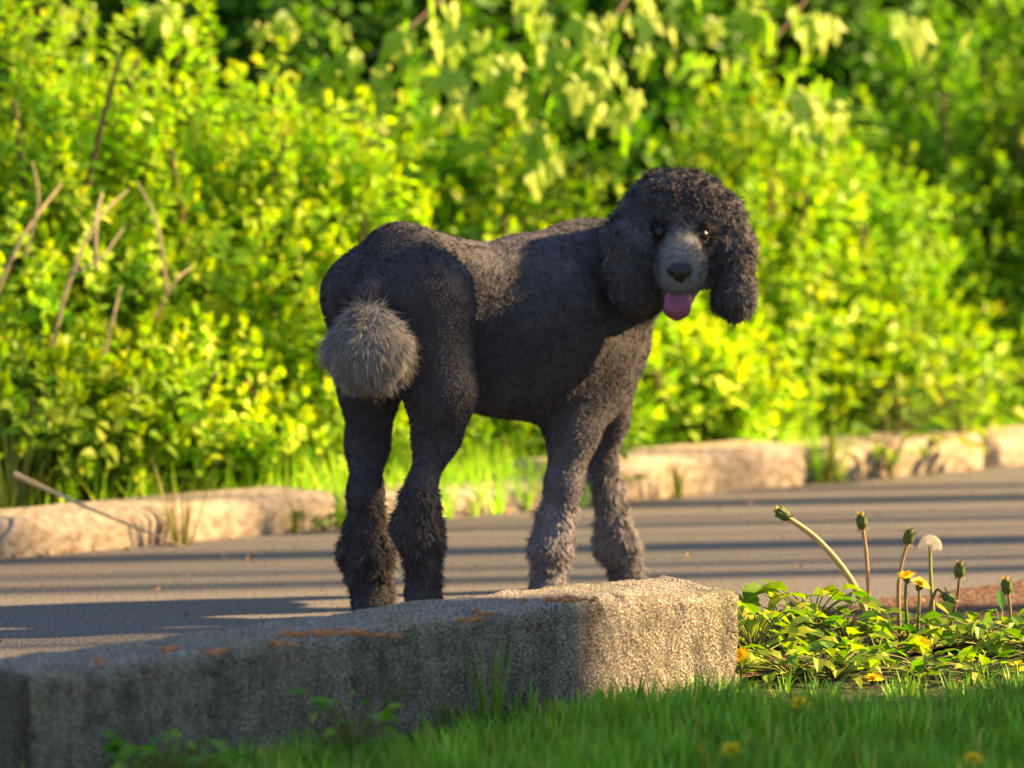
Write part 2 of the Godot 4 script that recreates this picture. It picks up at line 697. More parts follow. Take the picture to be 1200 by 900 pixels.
func make_thicket() -> void:
	var g := "leafy shrubs of the roadside thicket"
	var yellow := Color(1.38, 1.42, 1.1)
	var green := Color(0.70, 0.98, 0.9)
	var deep_shade := Color(0.30, 0.55, 0.8)  # dark tint standing in for the shade up the bank
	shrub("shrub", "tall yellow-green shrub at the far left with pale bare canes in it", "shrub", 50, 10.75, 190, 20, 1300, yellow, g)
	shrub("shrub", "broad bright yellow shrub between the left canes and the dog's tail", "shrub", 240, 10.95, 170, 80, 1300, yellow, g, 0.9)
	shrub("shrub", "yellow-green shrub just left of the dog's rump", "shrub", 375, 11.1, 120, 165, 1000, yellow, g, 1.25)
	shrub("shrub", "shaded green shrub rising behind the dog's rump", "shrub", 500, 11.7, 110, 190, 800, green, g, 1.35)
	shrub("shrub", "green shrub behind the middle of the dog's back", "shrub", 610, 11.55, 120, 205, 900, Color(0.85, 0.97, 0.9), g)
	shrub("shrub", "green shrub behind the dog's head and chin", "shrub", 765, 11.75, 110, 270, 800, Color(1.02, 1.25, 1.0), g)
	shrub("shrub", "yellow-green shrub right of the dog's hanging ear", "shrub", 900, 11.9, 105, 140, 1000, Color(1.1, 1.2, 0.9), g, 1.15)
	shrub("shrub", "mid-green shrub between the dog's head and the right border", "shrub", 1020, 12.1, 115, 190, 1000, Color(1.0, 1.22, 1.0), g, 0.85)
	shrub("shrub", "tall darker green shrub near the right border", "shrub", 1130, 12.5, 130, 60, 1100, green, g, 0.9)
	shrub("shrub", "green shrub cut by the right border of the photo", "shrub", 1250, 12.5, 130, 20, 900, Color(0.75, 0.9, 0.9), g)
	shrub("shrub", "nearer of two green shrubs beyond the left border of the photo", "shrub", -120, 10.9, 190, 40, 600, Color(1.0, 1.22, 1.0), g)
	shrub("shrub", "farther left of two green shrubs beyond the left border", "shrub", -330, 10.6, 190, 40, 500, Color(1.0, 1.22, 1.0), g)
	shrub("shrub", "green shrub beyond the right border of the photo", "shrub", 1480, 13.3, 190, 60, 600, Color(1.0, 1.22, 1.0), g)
	# low growth in front, down to the kerb
	g = "low shrubs along the far kerb"
	shrub("low_shrub", "low leafy shrub at the left border behind the far kerb", "shrub", 30, 10.39, 130, 430, 420, Color(0.9, 1.0, 0.9), g, 1.3)
	shrub("low_shrub", "low bright shrub behind the far kerb below the broad yellow shrub", "shrub", 200, 10.57, 120, 400, 420, yellow, g)
	shrub("low_shrub", "low bright shrub behind the far kerb left of the dog's hind legs", "shrub", 335, 10.72, 110, 380, 420, yellow, g)
	shrub("low_shrub", "low green shrub seen between the dog's legs", "shrub", 480, 11.02, 110, 420, 320, Color(0.8, 1.0, 0.9), g)
	shrub("low_shrub", "low green shrub seen under the dog's belly", "shrub", 620, 11.22, 110, 430, 320, Color(0.8, 1.0, 0.9), g)
	shrub("low_shrub", "low bright shrub right of the dog's chest", "shrub", 775, 11.47, 85, 390, 360, yellow, g, 1.3)
	shrub("low_shrub", "low green shrub above the sunken kerb piece", "shrub", 1010, 11.97, 90, 400, 360, Color(0.9, 1.0, 0.9), g, 1.4)
	shrub("low_shrub", "low green shrub near the right end of the far kerb", "shrub", 1140, 12.27, 95, 390, 360, Color(1.0, 1.22, 1.0), g)
	# larger-leaved growth higher up the bank, its shade painted in by a dark tint
	var back := [[40, 12.6, 230, -160], [260, 12.7, 230, -180], [470, 12.9, 230, -180], [690, 13.2, 230, -190], [900, 13.5, 230, -190], [1110, 13.9, 230, -200], [1330, 14.2, 230, -200]]
	var said := ["dark green bush in shade above the left canes", "dark green bush in shade above the broad yellow shrub", "dark bush behind the hanging maple leaves at top centre", "dark bush in shade above the dog's back and head", "dark bush above the yellow-green shrub right of the ear", "dark bush above the right shrubs", "dark bush beyond the right border of the photo"]
	for i in back.size():
		shrub("bush", said[i], "bush", back[i][0], back[i][1], back[i][2], back[i][3], 1100, deep_shade, "shaded bushes up the bank", 1.6)


# ---------------------------------------------------------------- trees beyond the frame
const SUNWARD := Vector3(0.9781, 0, -0.2079)
const ACROSS := Vector3(0.2079, 0, 0.9781)


func shade_tree(label: String, p: float, far: float, width: float, high: float, crown: float, lean := Vector3.ZERO, shoots := 0.0) -> void:
	var base := SUNWARD * far + ACROSS * p
	var o := thing("tree", label, "tree", base, "trees on the lawn side that shade the road")
	var pts := curve([Vector3(0, -0.05, 0), Vector3(0, high * 0.35, 0) + lean * 0.3 + ACROSS * width * 0.1, Vector3(0, high, 0) + lean], 5)
	var st := begin()
	tube(st, pts, taper(pts.size(), width * 0.55, width * 0.38), 12)
	part("trunk", finish(st), M.bark, o)
	for k in 5:
		var a := TAU * k / 5.0 + p
		var tip := Vector3(cos(a), 0.8, sin(a)) * crown * 0.75
		st = begin()
		var top: Vector3 = pts[-1]
		var limb := curve([top - Vector3(0, 0.2, 0), top + tip * 0.5 + Vector3(0, 0.15, 0), top + tip], 3)
		tube(st, limb, taper(limb.size(), width * 0.25, width * 0.06), 6)
		part("limb", finish(st), M.bark, o)
	if shoots > 0.0:
		foliage(Vector3(0, shoots, 0) + lean * 0.6, Vector3(0.75, 0.35, 0.3), 70, Color(0.8, 0.95, 0.9), o, 2.0, 0.2, 1.0)
	foliage(pts[-1] + Vector3(0, crown * 0.8, 0), Vector3(crown, crown * 0.75, crown), 900, Color(1.0, 1.22, 1.0), o, 2.6, 0.3, 1.0)


func make_trees_beyond_frame() -> void:
	shade_tree("thick old tree on the lawn whose trunk shades the kerb block", -7.37, 7.5, 0.46, 9.0, 1.8)
	shade_tree("second thick tree on the lawn, nearest the camera side", -6.98, 8.6, 0.50, 9.5, 1.8)
	shade_tree("third tree on the lawn, just beyond the camera side of the thick pair", -6.60, 7.0, 0.40, 9.0, 1.4)
	shade_tree("slender tree on the lawn farthest along the road", ground(1150, 10.95).dot(ACROSS), 11.0, 0.17, 10.0, 1.4)
	shade_tree("tree with a broad trunk beyond the right border", ground(1150, 10.10).dot(ACROSS), 11.5, 0.20, 10.0, 1.6)
	shade_tree("thin young tree just camera-ward of the broad trunk", ground(1150, 9.78).dot(ACROSS), 9.5, 0.08, 9.0, 1.1)
	shade_tree("straight tree on the lawn whose shadow falls on the dog's hindquarters", -8.585, 8.6, 0.15, 9.0, 1.0)
	shade_tree("slim tree nearest the dog beyond the right border", ground(1150, 9.57).dot(ACROSS), 10.5, 0.09, 9.5, 1.1)
	shade_tree("thin sapling on the lawn opposite the dog", -8.44, 9.0, 0.07, 9.0, 0.9)
	for spot in [
		[11.25, 12.0, 0.10, "slim sapling on the lawn, farthest of all along the road"],
		[10.70, 12.0, 0.06, "sapling on the lawn just camera-ward of the farthest slender tree"],
		[10.55, 10.2, 0.09, "stouter sapling on the lawn, nearer the road than its neighbours"],
		[10.36, 12.6, 0.05, "thin sapling on the lawn just beyond the broad trunk"],
		[9.93, 9.9, 0.04, "thinnest sapling, beside the thin young tree on the lawn"],
		[9.68, 12.4, 0.05, "thin sapling farthest from the road, behind the slim tree"],
		[8.75, 11.4, 0.05, "thin sapling on the lawn between the dog and the thick trees"],
	]:
		shade_tree(spot[3], ground(1150, spot[0]).dot(ACROSS), spot[1], spot[2], 9.5, 0.8, Vector3(0.1, 0, 0.06))


# ---------------------------------------------------------------- kerbs
func block_mesh(origin: Vector3, along: Vector3, front: Vector3, length: float, width: float, height: float, round_: float, rough: float, worn: Callable, shade: Callable, step := 0.008) -> ArrayMesh:
	var prof := []
	var low := -0.04
	var n := int((height - round_ - low) / step)
	for i in n:
		prof.append(Vector2(0, lerpf(low, height - round_, float(i) / n)))
	for i in 7:
		var a := PI / 2 * i / 6.0
		prof.append(Vector2(-round_ + round_ * cos(a), height - round_ + round_ * sin(a)))
	n = int((width - 2 * round_) / step)
	for i in range(1, n):
		prof.append(Vector2(lerpf(-round_, -width + round_, float(i) / n), height))
	for i in 7:
		var a := PI / 2 * i / 6.0
		prof.append(Vector2(-width + round_ - round_ * sin(a), height - round_ + round_ * cos(a)))
	for i in range(1, 5):
		prof.append(Vector2(-width, lerpf(height - round_, low, i / 4.0)))
	var steps := int(length / step)
	var v := PackedVector3Array()
	var c := PackedColorArray()
	var w := prof.size()
	for i in steps + 1:
		var u := length * i / steps
		# the ends are rounded off by drawing the last rings inwards
		var e := minf(u, length - u)
		var shrink := 0.0
		if e < round_:
			shrink = round_ - sqrt(maxf(0.0, round_ * round_ - (round_ - e) * (round_ - e)))
		for q in prof:
			var s: Vector2 = q
			s.x = clampf(s.x, -width + shrink, -shrink)
			s.y = minf(s.y, height - shrink)
			s.y += worn.call(u, s.x) * clampf(s.y / height, 0.0, 1.0)
			var p := origin + along * u + front * s.x + Vector3(0, s.y, 0)
			var d := rough * (lumps.get_noise_3d(p.x * 90, p.y * 90, p.z * 90) * 1.3 + fine.get_noise_3d(p.x * 70, p.y * 70, p.z * 70) * 0.8)
			var nm := (front * (1.0 if s.x > -width * 0.5 else -1.0) if s.y < height - round_ * 1.2 else Vector3.UP)
			v.append(p + nm * d)
			c.append(shade.call(u, s, p))
	var st := begin()
	st.set_smooth_group(0)
	for i in steps:
		for k in w - 1:
			var a := i * w + k
			for j in [a, a + w, a + 1, a + 1, a + w, a + w + 1]:
				st.set_color(c[j])
				st.add_vertex(v[j])
	for e in [0, steps]:
		for k in range(1, w - 1):
			for j in ([e * w, e * w + k, e * w + k + 1] if e == 0 else [e * w, e * w + k + 1, e * w + k]):
				st.set_color(c[j])
				st.add_vertex(v[j])
	st.index()
	st.generate_normals()
	return st.commit()


func concrete_shade(u: float, s: Vector2, p: Vector3) -> Color:
	var stain := 1.0
	if s.x > -0.02 and s.y < 0.15:
		var run := 0.5 * fine.get_noise_2d(u * 9.0, s.y * 1.5) + 0.35 * fine.get_noise_2d(u * 41.0, s.y * 6.0) + 0.35 * fine.get_noise_2d(u * 120.0, s.y * 30.0) + 0.4 * fine.get_noise_2d(u * 17.0 + 9.0, s.y * 22.0)
		stain = clampf(0.76 - 0.8 * run, 0.25, 1.2)
	else:
		stain = clampf(0.95 - 0.4 * fine.get_noise_2d(u * 14.0, s.x * 22.0), 0.55, 1.1)
	var moss := clampf(lumps.get_noise_3d(p.x * 40, p.y * 60, p.z * 40) * 1.0, 0.0, 0.14)
	if u < 0.012:
		stain *= 0.4
	var pit := 0.45 if fine.get_noise_3d(p.x * 160, p.y * 160, p.z * 160) > 0.52 else 1.0
	return Color(stain * (1.0 - moss * 0.3), stain, stain * (1.0 - moss)) * pit


func make_kerbs() -> void:
	var o := thing("kerb_block", "weathered grey concrete kerb block in the foreground below the dog", "kerb block", KERB)
	var worn := func(u: float, x: float) -> float: return -0.022 * smoothstep(1.12, 1.46, u) * (0.35 + 0.65 * smoothstep(-0.15, 0.0, x)) + 0.004 * lumps.get_noise_2d(u * 40.0, x * 60.0) - 0.014 * smoothstep(0.32, 0.6, fine.get_noise_1d(u * 11.0)) * smoothstep(-0.045, 0.0, x)
	part("concrete", block_mesh(Vector3.ZERO, ALONG, FRONT, 1.462, 0.15, 0.16, 0.022, 0.004, worn, concrete_shade, 0.006), M.concrete, o)
	# far side: low pale kerb in worn lengths
	var flat := func(u: float, x: float) -> float: return 0.003 * lumps.get_noise_2d(u * 6.0, x * 6.0)
	var white := func(_u: float, _s: Vector2, _p: Vector3) -> Color: return Color.WHITE
	var list := [
		[-7.0, 5.9, 0.09, "pale concrete kerb beyond the left border"],
		[-1.08, 1.81, 0.072, "long pale concrete kerb at the left under the yellow shrubs"],
		[1.34, 0.70, 0.085, "pale concrete kerb length across the road, right of the dog's front legs"],
		[0.735, 0.60, 0.06, "low pale kerb length half hidden by bright grass behind the dog's legs"],
		[2.05, 0.54, 0.075, "short sunken piece of kerb among weeds right of the long pale kerb"],
		[2.60, 3.0, 0.065, "pale kerb at the right border across the road"],
	]
	for k in list:
		o = thing("far_kerb", k[3], "kerb", far_line(k[0]), "pale kerb lengths across the road")
		part("concrete", block_mesh(Vector3(0, 0, 0), ROADSIDE, -BANKWARD, k[1], 0.2, k[2], 0.03, 0.0015, flat, white, 0.02), M.pale_concrete, o)


# ---------------------------------------------------------------- grass
func tuft_mesh(kind: int, blades: int, high: float, width: float) -> ArrayMesh:
	var r := RandomNumberGenerator.new()
	r.seed = 500 + kind
	var st := begin()
	for i in blades:
		var a := r.randf() * TAU
		var dir := Vector3(cos(a) * r.randf_range(0.05, 0.55), 1.0, sin(a) * r.randf_range(0.05, 0.55))
		var side := Vector3(-sin(a), 0, cos(a)).rotated(Vector3.UP, r.randf_range(-0.8, 0.8))
		var g := r.randf()
		blade(st, Vector3(cos(a), 0, sin(a)) * r.randf() * 0.012, dir, side, high * r.randf_range(0.55, 1.1), width * r.randf_range(0.7, 1.2), r.randf_range(0.05, 0.9), Color(0.15, 0.37, 0.03).lerp(Color(0.34, 0.52, 0.045), g * g), 4)
	return finish(st)


func make_lawn() -> void:
	var kinds := []
	for k in 4:
		kinds.append(tuft_mesh(k, 7, 0.062, 0.0042))
	var places := [[], [], [], []]
	var tints := [[], [], [], []]
	for i in 15000:
		var p := Vector3(rng.randf_range(-1.1, 1.5), 0, rng.randf_range(-8.45, -6.5))
		var rel := p - KERB
		var u := rel.dot(ALONG)
		var f := rel.dot(FRONT)
		if f < 0.012 and u < 1.48:
			continue
		if u >= 1.46 and f < 0.22 + 0.1 * fine.get_noise_1d(u * 4.0):
			continue
		var thin := smoothstep(0.62, 0.2, f) if u > 1.2 else 0.0
		if rng.randf() < thin * 0.75:
			continue
		var k := rng.randi() % 4
		var size := rng.randf_range(0.6, 1.15) * (1.0 + 0.6 * lumps.get_noise_2d(p.x * 40, p.z * 40)) * (1.0 - 0.4 * thin)
		if u < 0.75 and f < 0.35:
			size *= 0.75
		places[k].append(Transform3D(Basis(Vector3.UP, rng.randf() * TAU).scaled(Vector3(size, size, size)), p))
		var t := rng.randf_range(0.7, 1.25) * (1.0 + 0.45 * lumps.get_noise_2d(p.x * 45 + 300, p.z * 45))
		tints[k].append(Color(2.6, 1.05, 2.2) * t if rng.randf() < 0.05 else Color(t * rng.randf_range(0.85, 1.25), t, t))
	var lawn := Node3D.new()
	lawn.name = "lawn_grass"
	add_child(lawn)
	lawn.set_meta("kind", "stuff")
	lawn.set_meta("label", "dark green lawn grass in front of the kerb block")
	lawn.set_meta("category", "grass")
	for k in 4:
		scatter("blades", kinds[k], M.grass, places[k], tints[k], lawn)
	# verge grass at the foot of the thicket
	var tall := []
	for k in 3:
		tall.append(tuft_mesh(20 + k, 9, 0.17, 0.006))
	places = [[], [], []]
	tints = [[], [], []]
	for i in 1300:
		var v := rng.randf_range(-0.6, 3.6)
		var back := rng.randf_range(0.22, 0.55)
		if v > 0.74 and v < 1.36 or v > 2.0 and v < 2.12:
			back = rng.randf_range(-0.02, 0.3)
		if v < 0.74 and rng.randf() < 0.55:
			continue
		var p := far_line(v) + BANKWARD * back
		var k := rng.randi() % 3
		var size := rng.randf_range(0.5, 1.05)
		places[k].append(Transform3D(Basis(Vector3.UP, rng.randf() * TAU).scaled(Vector3(size, size, size)), p))
		tints[k].append(Color(2.4, 1.9, 0.9) * rng.randf_range(0.8, 1.2))
	var verge := Node3D.new()
	verge.name = "verge_grass"
	add_child(verge)
	verge.set_meta("kind", "stuff")
	verge.set_meta("label", "bright yellow-green grass behind the far kerb")
	verge.set_meta("category", "grass")
	for k in 3:
		scatter("blades", tall[k], M.grass, places[k], tints[k], verge)


func grass_clump(label: String, where: Vector3, count: int, high: float, width: float, tint: Color, seed_heads := false) -> void:
	var o := thing("grass_clump", label, "grass clump", where, "")
	for i in count:
		var st := begin()
		var a := rng.randf() * TAU
		var dir := Vector3(cos(a) * rng.randf_range(0.02, 0.4), 1.0, sin(a) * rng.randf_range(0.02, 0.4))
		blade(st, Vector3(cos(a), 0, sin(a)) * rng.randf() * high * 0.12, dir, Vector3(-sin(a), 0, cos(a)), high * rng.randf_range(0.55, 1.05), width, rng.randf_range(0.1, 0.7), tint * rng.randf_range(0.8, 1.2), 6)
		part("blade", finish(st), M.grass, o)


# ---------------------------------------------------------------- weeds
func lobed_leaf(size: float, c: Color, kind: int) -> ArrayMesh:
	# a maple-like leaf: five pointed lobes round the end of its stalk
	var r := RandomNumberGenerator.new()
	r.seed = 40 + kind
	var st := begin()
	st.set_color(c)
	st.set_smooth_group(-1)
	var rim := []
	var lobes := [[-2.5, 0.40], [-2.0, 0.44], [-1.6, 0.46], [-1.1, 0.80], [-0.85, 0.62], [-0.52, 0.54], [-0.3, 0.78], [0.0, 1.05], [0.3, 0.78], [0.52, 0.54], [0.85, 0.62], [1.1, 0.80], [1.6, 0.46], [2.0, 0.44], [2.5, 0.40]]
	for l in lobes:
		var len_: float = l[1] * r.randf_range(0.88, 1.1)
		var a: float = l[0]
		rim.append(Vector3(sin(a) * len_, cos(a) * len_, -0.30 * len_ * len_ + 0.05 * cos(a * 6.0)) * size)
	var heart := Vector3(0, 0, 0.05 * size)
	for i in rim.size() - 1:
		for q in [heart, rim[i], rim[i + 1]]:
			st.add_vertex(q)
	tube(st, [Vector3(0, -0.55, 0.02) * size, Vector3.ZERO], [0.0012, 0.0012], 3, Color(0.2, 0.16, 0.03))
	return finish(st)


func maple_branch(label: String, line: Array, spots: Array, tone: float) -> void:
	var o := thing("maple_branch", label, "branch", line[0], "")
	var st := begin()
	var pts := []
	for p in line:
		pts.append(p - line[0])
	pts = curve(pts, 4)
	tube(st, pts, taper(pts.size(), 0.0042, 0.002), 5, Color(0.11, 0.07, 0.04))
	part("twig", finish(st), M.stem, o)
	var kinds := []
	for k in 4:
		kinds.append(lobed_leaf(1.0, Color(0.24, 0.38, 0.03).lerp(Color(0.42, 0.50, 0.09), k / 3.0) * tone, k))
	for s in spots:
		var c: Vector3 = s[0]
		for i in int(s[2] * 1.4):
			var p: Vector3 = c + Vector3(rng.randfn(), rng.randfn(), rng.randfn()) * s[1]
			var down := Vector3(rng.randf_range(-0.5, 0.5), -1.0, rng.randf_range(-0.3, 0.5)).normalized()
			var face := Vector3(rng.randf_range(0.1, 1.2), rng.randf_range(0.2, 0.8), rng.randf_range(-0.3, 0.9)).normalized()
			var x := down.cross(face).normalized()
			var size: float = rng.randf_range(0.042, 0.070)
			var m := part("leaf", kinds[rng.randi() % 4], M.leaf, o)
			m.transform = Transform3D(Basis(x, down, x.cross(down)) * size, p - line[0])


func dandelion(label: String, path: Array, head: String, thick := 0.0042, tone := Color(0.30, 0.22, 0.10), face := Vector3.ZERO) -> void:
	var o := thing("dandelion", label, "dandelion", path[-1], "")
	var pts := []
	for i in path.size():
		pts.append(path[path.size() - 1 - i] - path[-1])
	pts = curve(pts, 5)
	var st := begin()
	tube(st, pts, taper(pts.size(), thick, thick * 0.72), 7, tone)
	part("stalk", finish(st), M.stem, o)
	var top: Vector3 = pts[-1]
	var dir: Vector3 = (pts[-1] - pts[-2]).normalized()
	if face != Vector3.ZERO:
		dir = face.normalized()
	var x := dir.cross(Vector3(0.2, 0.1, 1)).normalized()
	var b := Basis(x, dir, x.cross(dir))
	if head == "bud" or head == "shut":
		st = begin()
		var ring := [Vector3(0, -0.002, 0), Vector3(0, 0.004, 0), Vector3(0, 0.010, 0), Vector3(0, 0.017, 0), Vector3(0, 0.022, 0)]
		tube(st, ring, [0.004, 0.0085, 0.0088, 0.0068, 0.005], 9, Color(0.07, 0.09, 0.025))
		for k in 10:
			var a := TAU * k / 10.0
			var out := Vector3(cos(a), 0, sin(a))
			leaf(st, out * 0.0075 + Vector3(0, 0.001, 0), Vector3(0, 1, 0) + out * 0.06, -out, 0.021, 0.0065, Color(0.09, 0.12, 0.03), 0.2, 0.12)
			leaf(st, out * 0.006 + Vector3(0, 0.001, 0), out + Vector3(0, -0.8, 0), Vector3.UP, 0.008, 0.003, Color(0.16, 0.14, 0.05), 0.1, 0.3)
		var m := part("bud", finish(st), M.stem, o)
		m.transform = Transform3D(b, top)
		st = begin()
		for k in 14:
			var a := TAU * k / 14.0
			var out := Vector3(cos(a), 0, sin(a))
			blade(st, Vector3(0, 0.019, 0) + out * 0.0035, Vector3(0, 1, 0) + out * 0.3, Vector3(-out.z, 0, out.x), 0.008, 0.003, 0.0, Color(0.5, 0.38, 0.06) if head == "shut" else Color(0.34, 0.27, 0.14), 2)
		m = part("tuft", finish(st), M.petal, o)
		m.transform = Transform3D(b, top)
	elif head == "flower":
		st = begin()
		for layer in 4:
			var count := 22 - layer * 4
			for k in count:
				var a := TAU * (k + rng.randf() * 0.6) / count
				var lift := 0.12 + 0.32 * layer
				var out := Vector3(cos(a), lift, sin(a)).normalized()
				blade(st, Vector3(0, 0.005 + layer * 0.0008, 0), out, Vector3(-sin(a), 0, cos(a)), (0.018 - layer * 0.003) * rng.randf_range(0.85, 1.1), 0.0042, 0.1, Color(0.85, 0.66, 0.012).lerp(Color(0.82, 0.52, 0.006), layer / 4.0), 3)
		var m := part("petals", finish(st), M.petal, o)
		m.transform = Transform3D(b, top)
		st = begin()
		tube(st, [Vector3(0, -0.006, 0), Vector3(0, 0.0, 0), Vector3(0, 0.005, 0)], [0.003, 0.0065, 0.007], 8, Color(0.08, 0.11, 0.025))
		m = part("calyx", finish(st), M.stem, o)
		m.transform = Transform3D(b, top)
	else:
		st = begin()
		tube(st, [Vector3(0, -0.003, 0), Vector3(0, 0.001, 0), Vector3(0, 0.004, 0)], [0.003, 0.0055, 0.002], 8, Color(0.2, 0.2, 0.12))
		for k in 130:
			var y := 1.0 - 1.25 * (k + 0.5) / 130.0
			var a := k * 2.39996
			var ringr := sqrt(1.0 - y * y)
			var out := Vector3(cos(a) * ringr, y, sin(a) * ringr)
			var side := out.cross(Vector3(0.3, 0.5, 0.8)).normalized()
			blade(st, out * 0.004, out, side, 0.0125, 0.0005, 0.0, Color(0.5, 0.48, 0.38), 2)
			for f in 6:
				var fa := TAU * f / 6.0
				var across := side * cos(fa) + out.cross(side) * sin(fa)
				blade(st, out * 0.0155, out * 0.7 + across, out.cross(across), 0.006, 0.0006, 0.0, Color(0.62, 0.62, 0.55), 2)
		var m := part("seed_head", finish(st), M.petal, o)
		m.transform = Transform3D(b, top)


func leafy_weed(label: String, where: Vector3, count: int, spread: float, size: float, tint: Color, upright := 0.6, narrow := 0.62) -> void:
	var o := thing("leafy_weed", label, "weed", where, "")
	var kinds := []
	for k in 4:
		var st := begin()
		leaf(st, Vector3.ZERO, Vector3(0, 0, 1), Vector3.UP, 1.0, narrow, (Color(0.13, 0.25, 0.02).lerp(Color(0.32, 0.37, 0.03), k / 3.0)) * tint, 0.12 + 0.05 * k, 0.1 + 0.12 * k)
		kinds.append(finish(st))
	for i in count:
		var a := i * 2.4 + rng.randf() * 0.6
		var out := Vector3(cos(a), 0, sin(a))
		var tip := out * spread * sqrt(rng.randf_range(0.05, 1.0)) + Vector3(0, spread * upright * rng.randf_range(0.3, 1.25), 0)
		var st := begin()
		var pts := curve([Vector3.ZERO, tip * Vector3(0.4, 0.7, 0.4), tip], 3)
		tube(st, pts, taper(pts.size(), 0.0016, 0.001), 4, Color(0.13, 0.15, 0.03))
		part("stem", finish(st), M.stem, o)
		var d := (out + Vector3(0, rng.randf_range(-0.3, 0.7), 0) + Vector3(rng.randfn(), 0, rng.randfn()) * 0.35).normalized()
		var up := (Vector3.UP + Vector3(rng.randfn(), 0, rng.randfn()) * 0.35).normalized()
		var x := up.cross(d).normalized()
		var m := part("leaf", kinds[rng.randi() % 4], M.leaf, o)
		m.transform = Transform3D(Basis(x, d.cross(x), d) * size * rng.randf_range(0.65, 1.2), tip)


func cane(label: String, path: Array, thick: float, group := "bare canes in the left shrubs") -> void:
	var pts := []
	for p in path:
		pts.append(p - path[0])
	pts = curve(pts, 5)
	var st := begin()
	tube(st, pts, taper(pts.size(), thick, thick * 0.3), 6)
	var o := part("bare_cane", finish(st), M.cane, self)
	o.name = numbered("bare_cane")
	o.position = path[0]
	o.set_meta("label", label)
	o.set_meta("category", "cane")
	if group != "":
		o.set_meta("group", group)


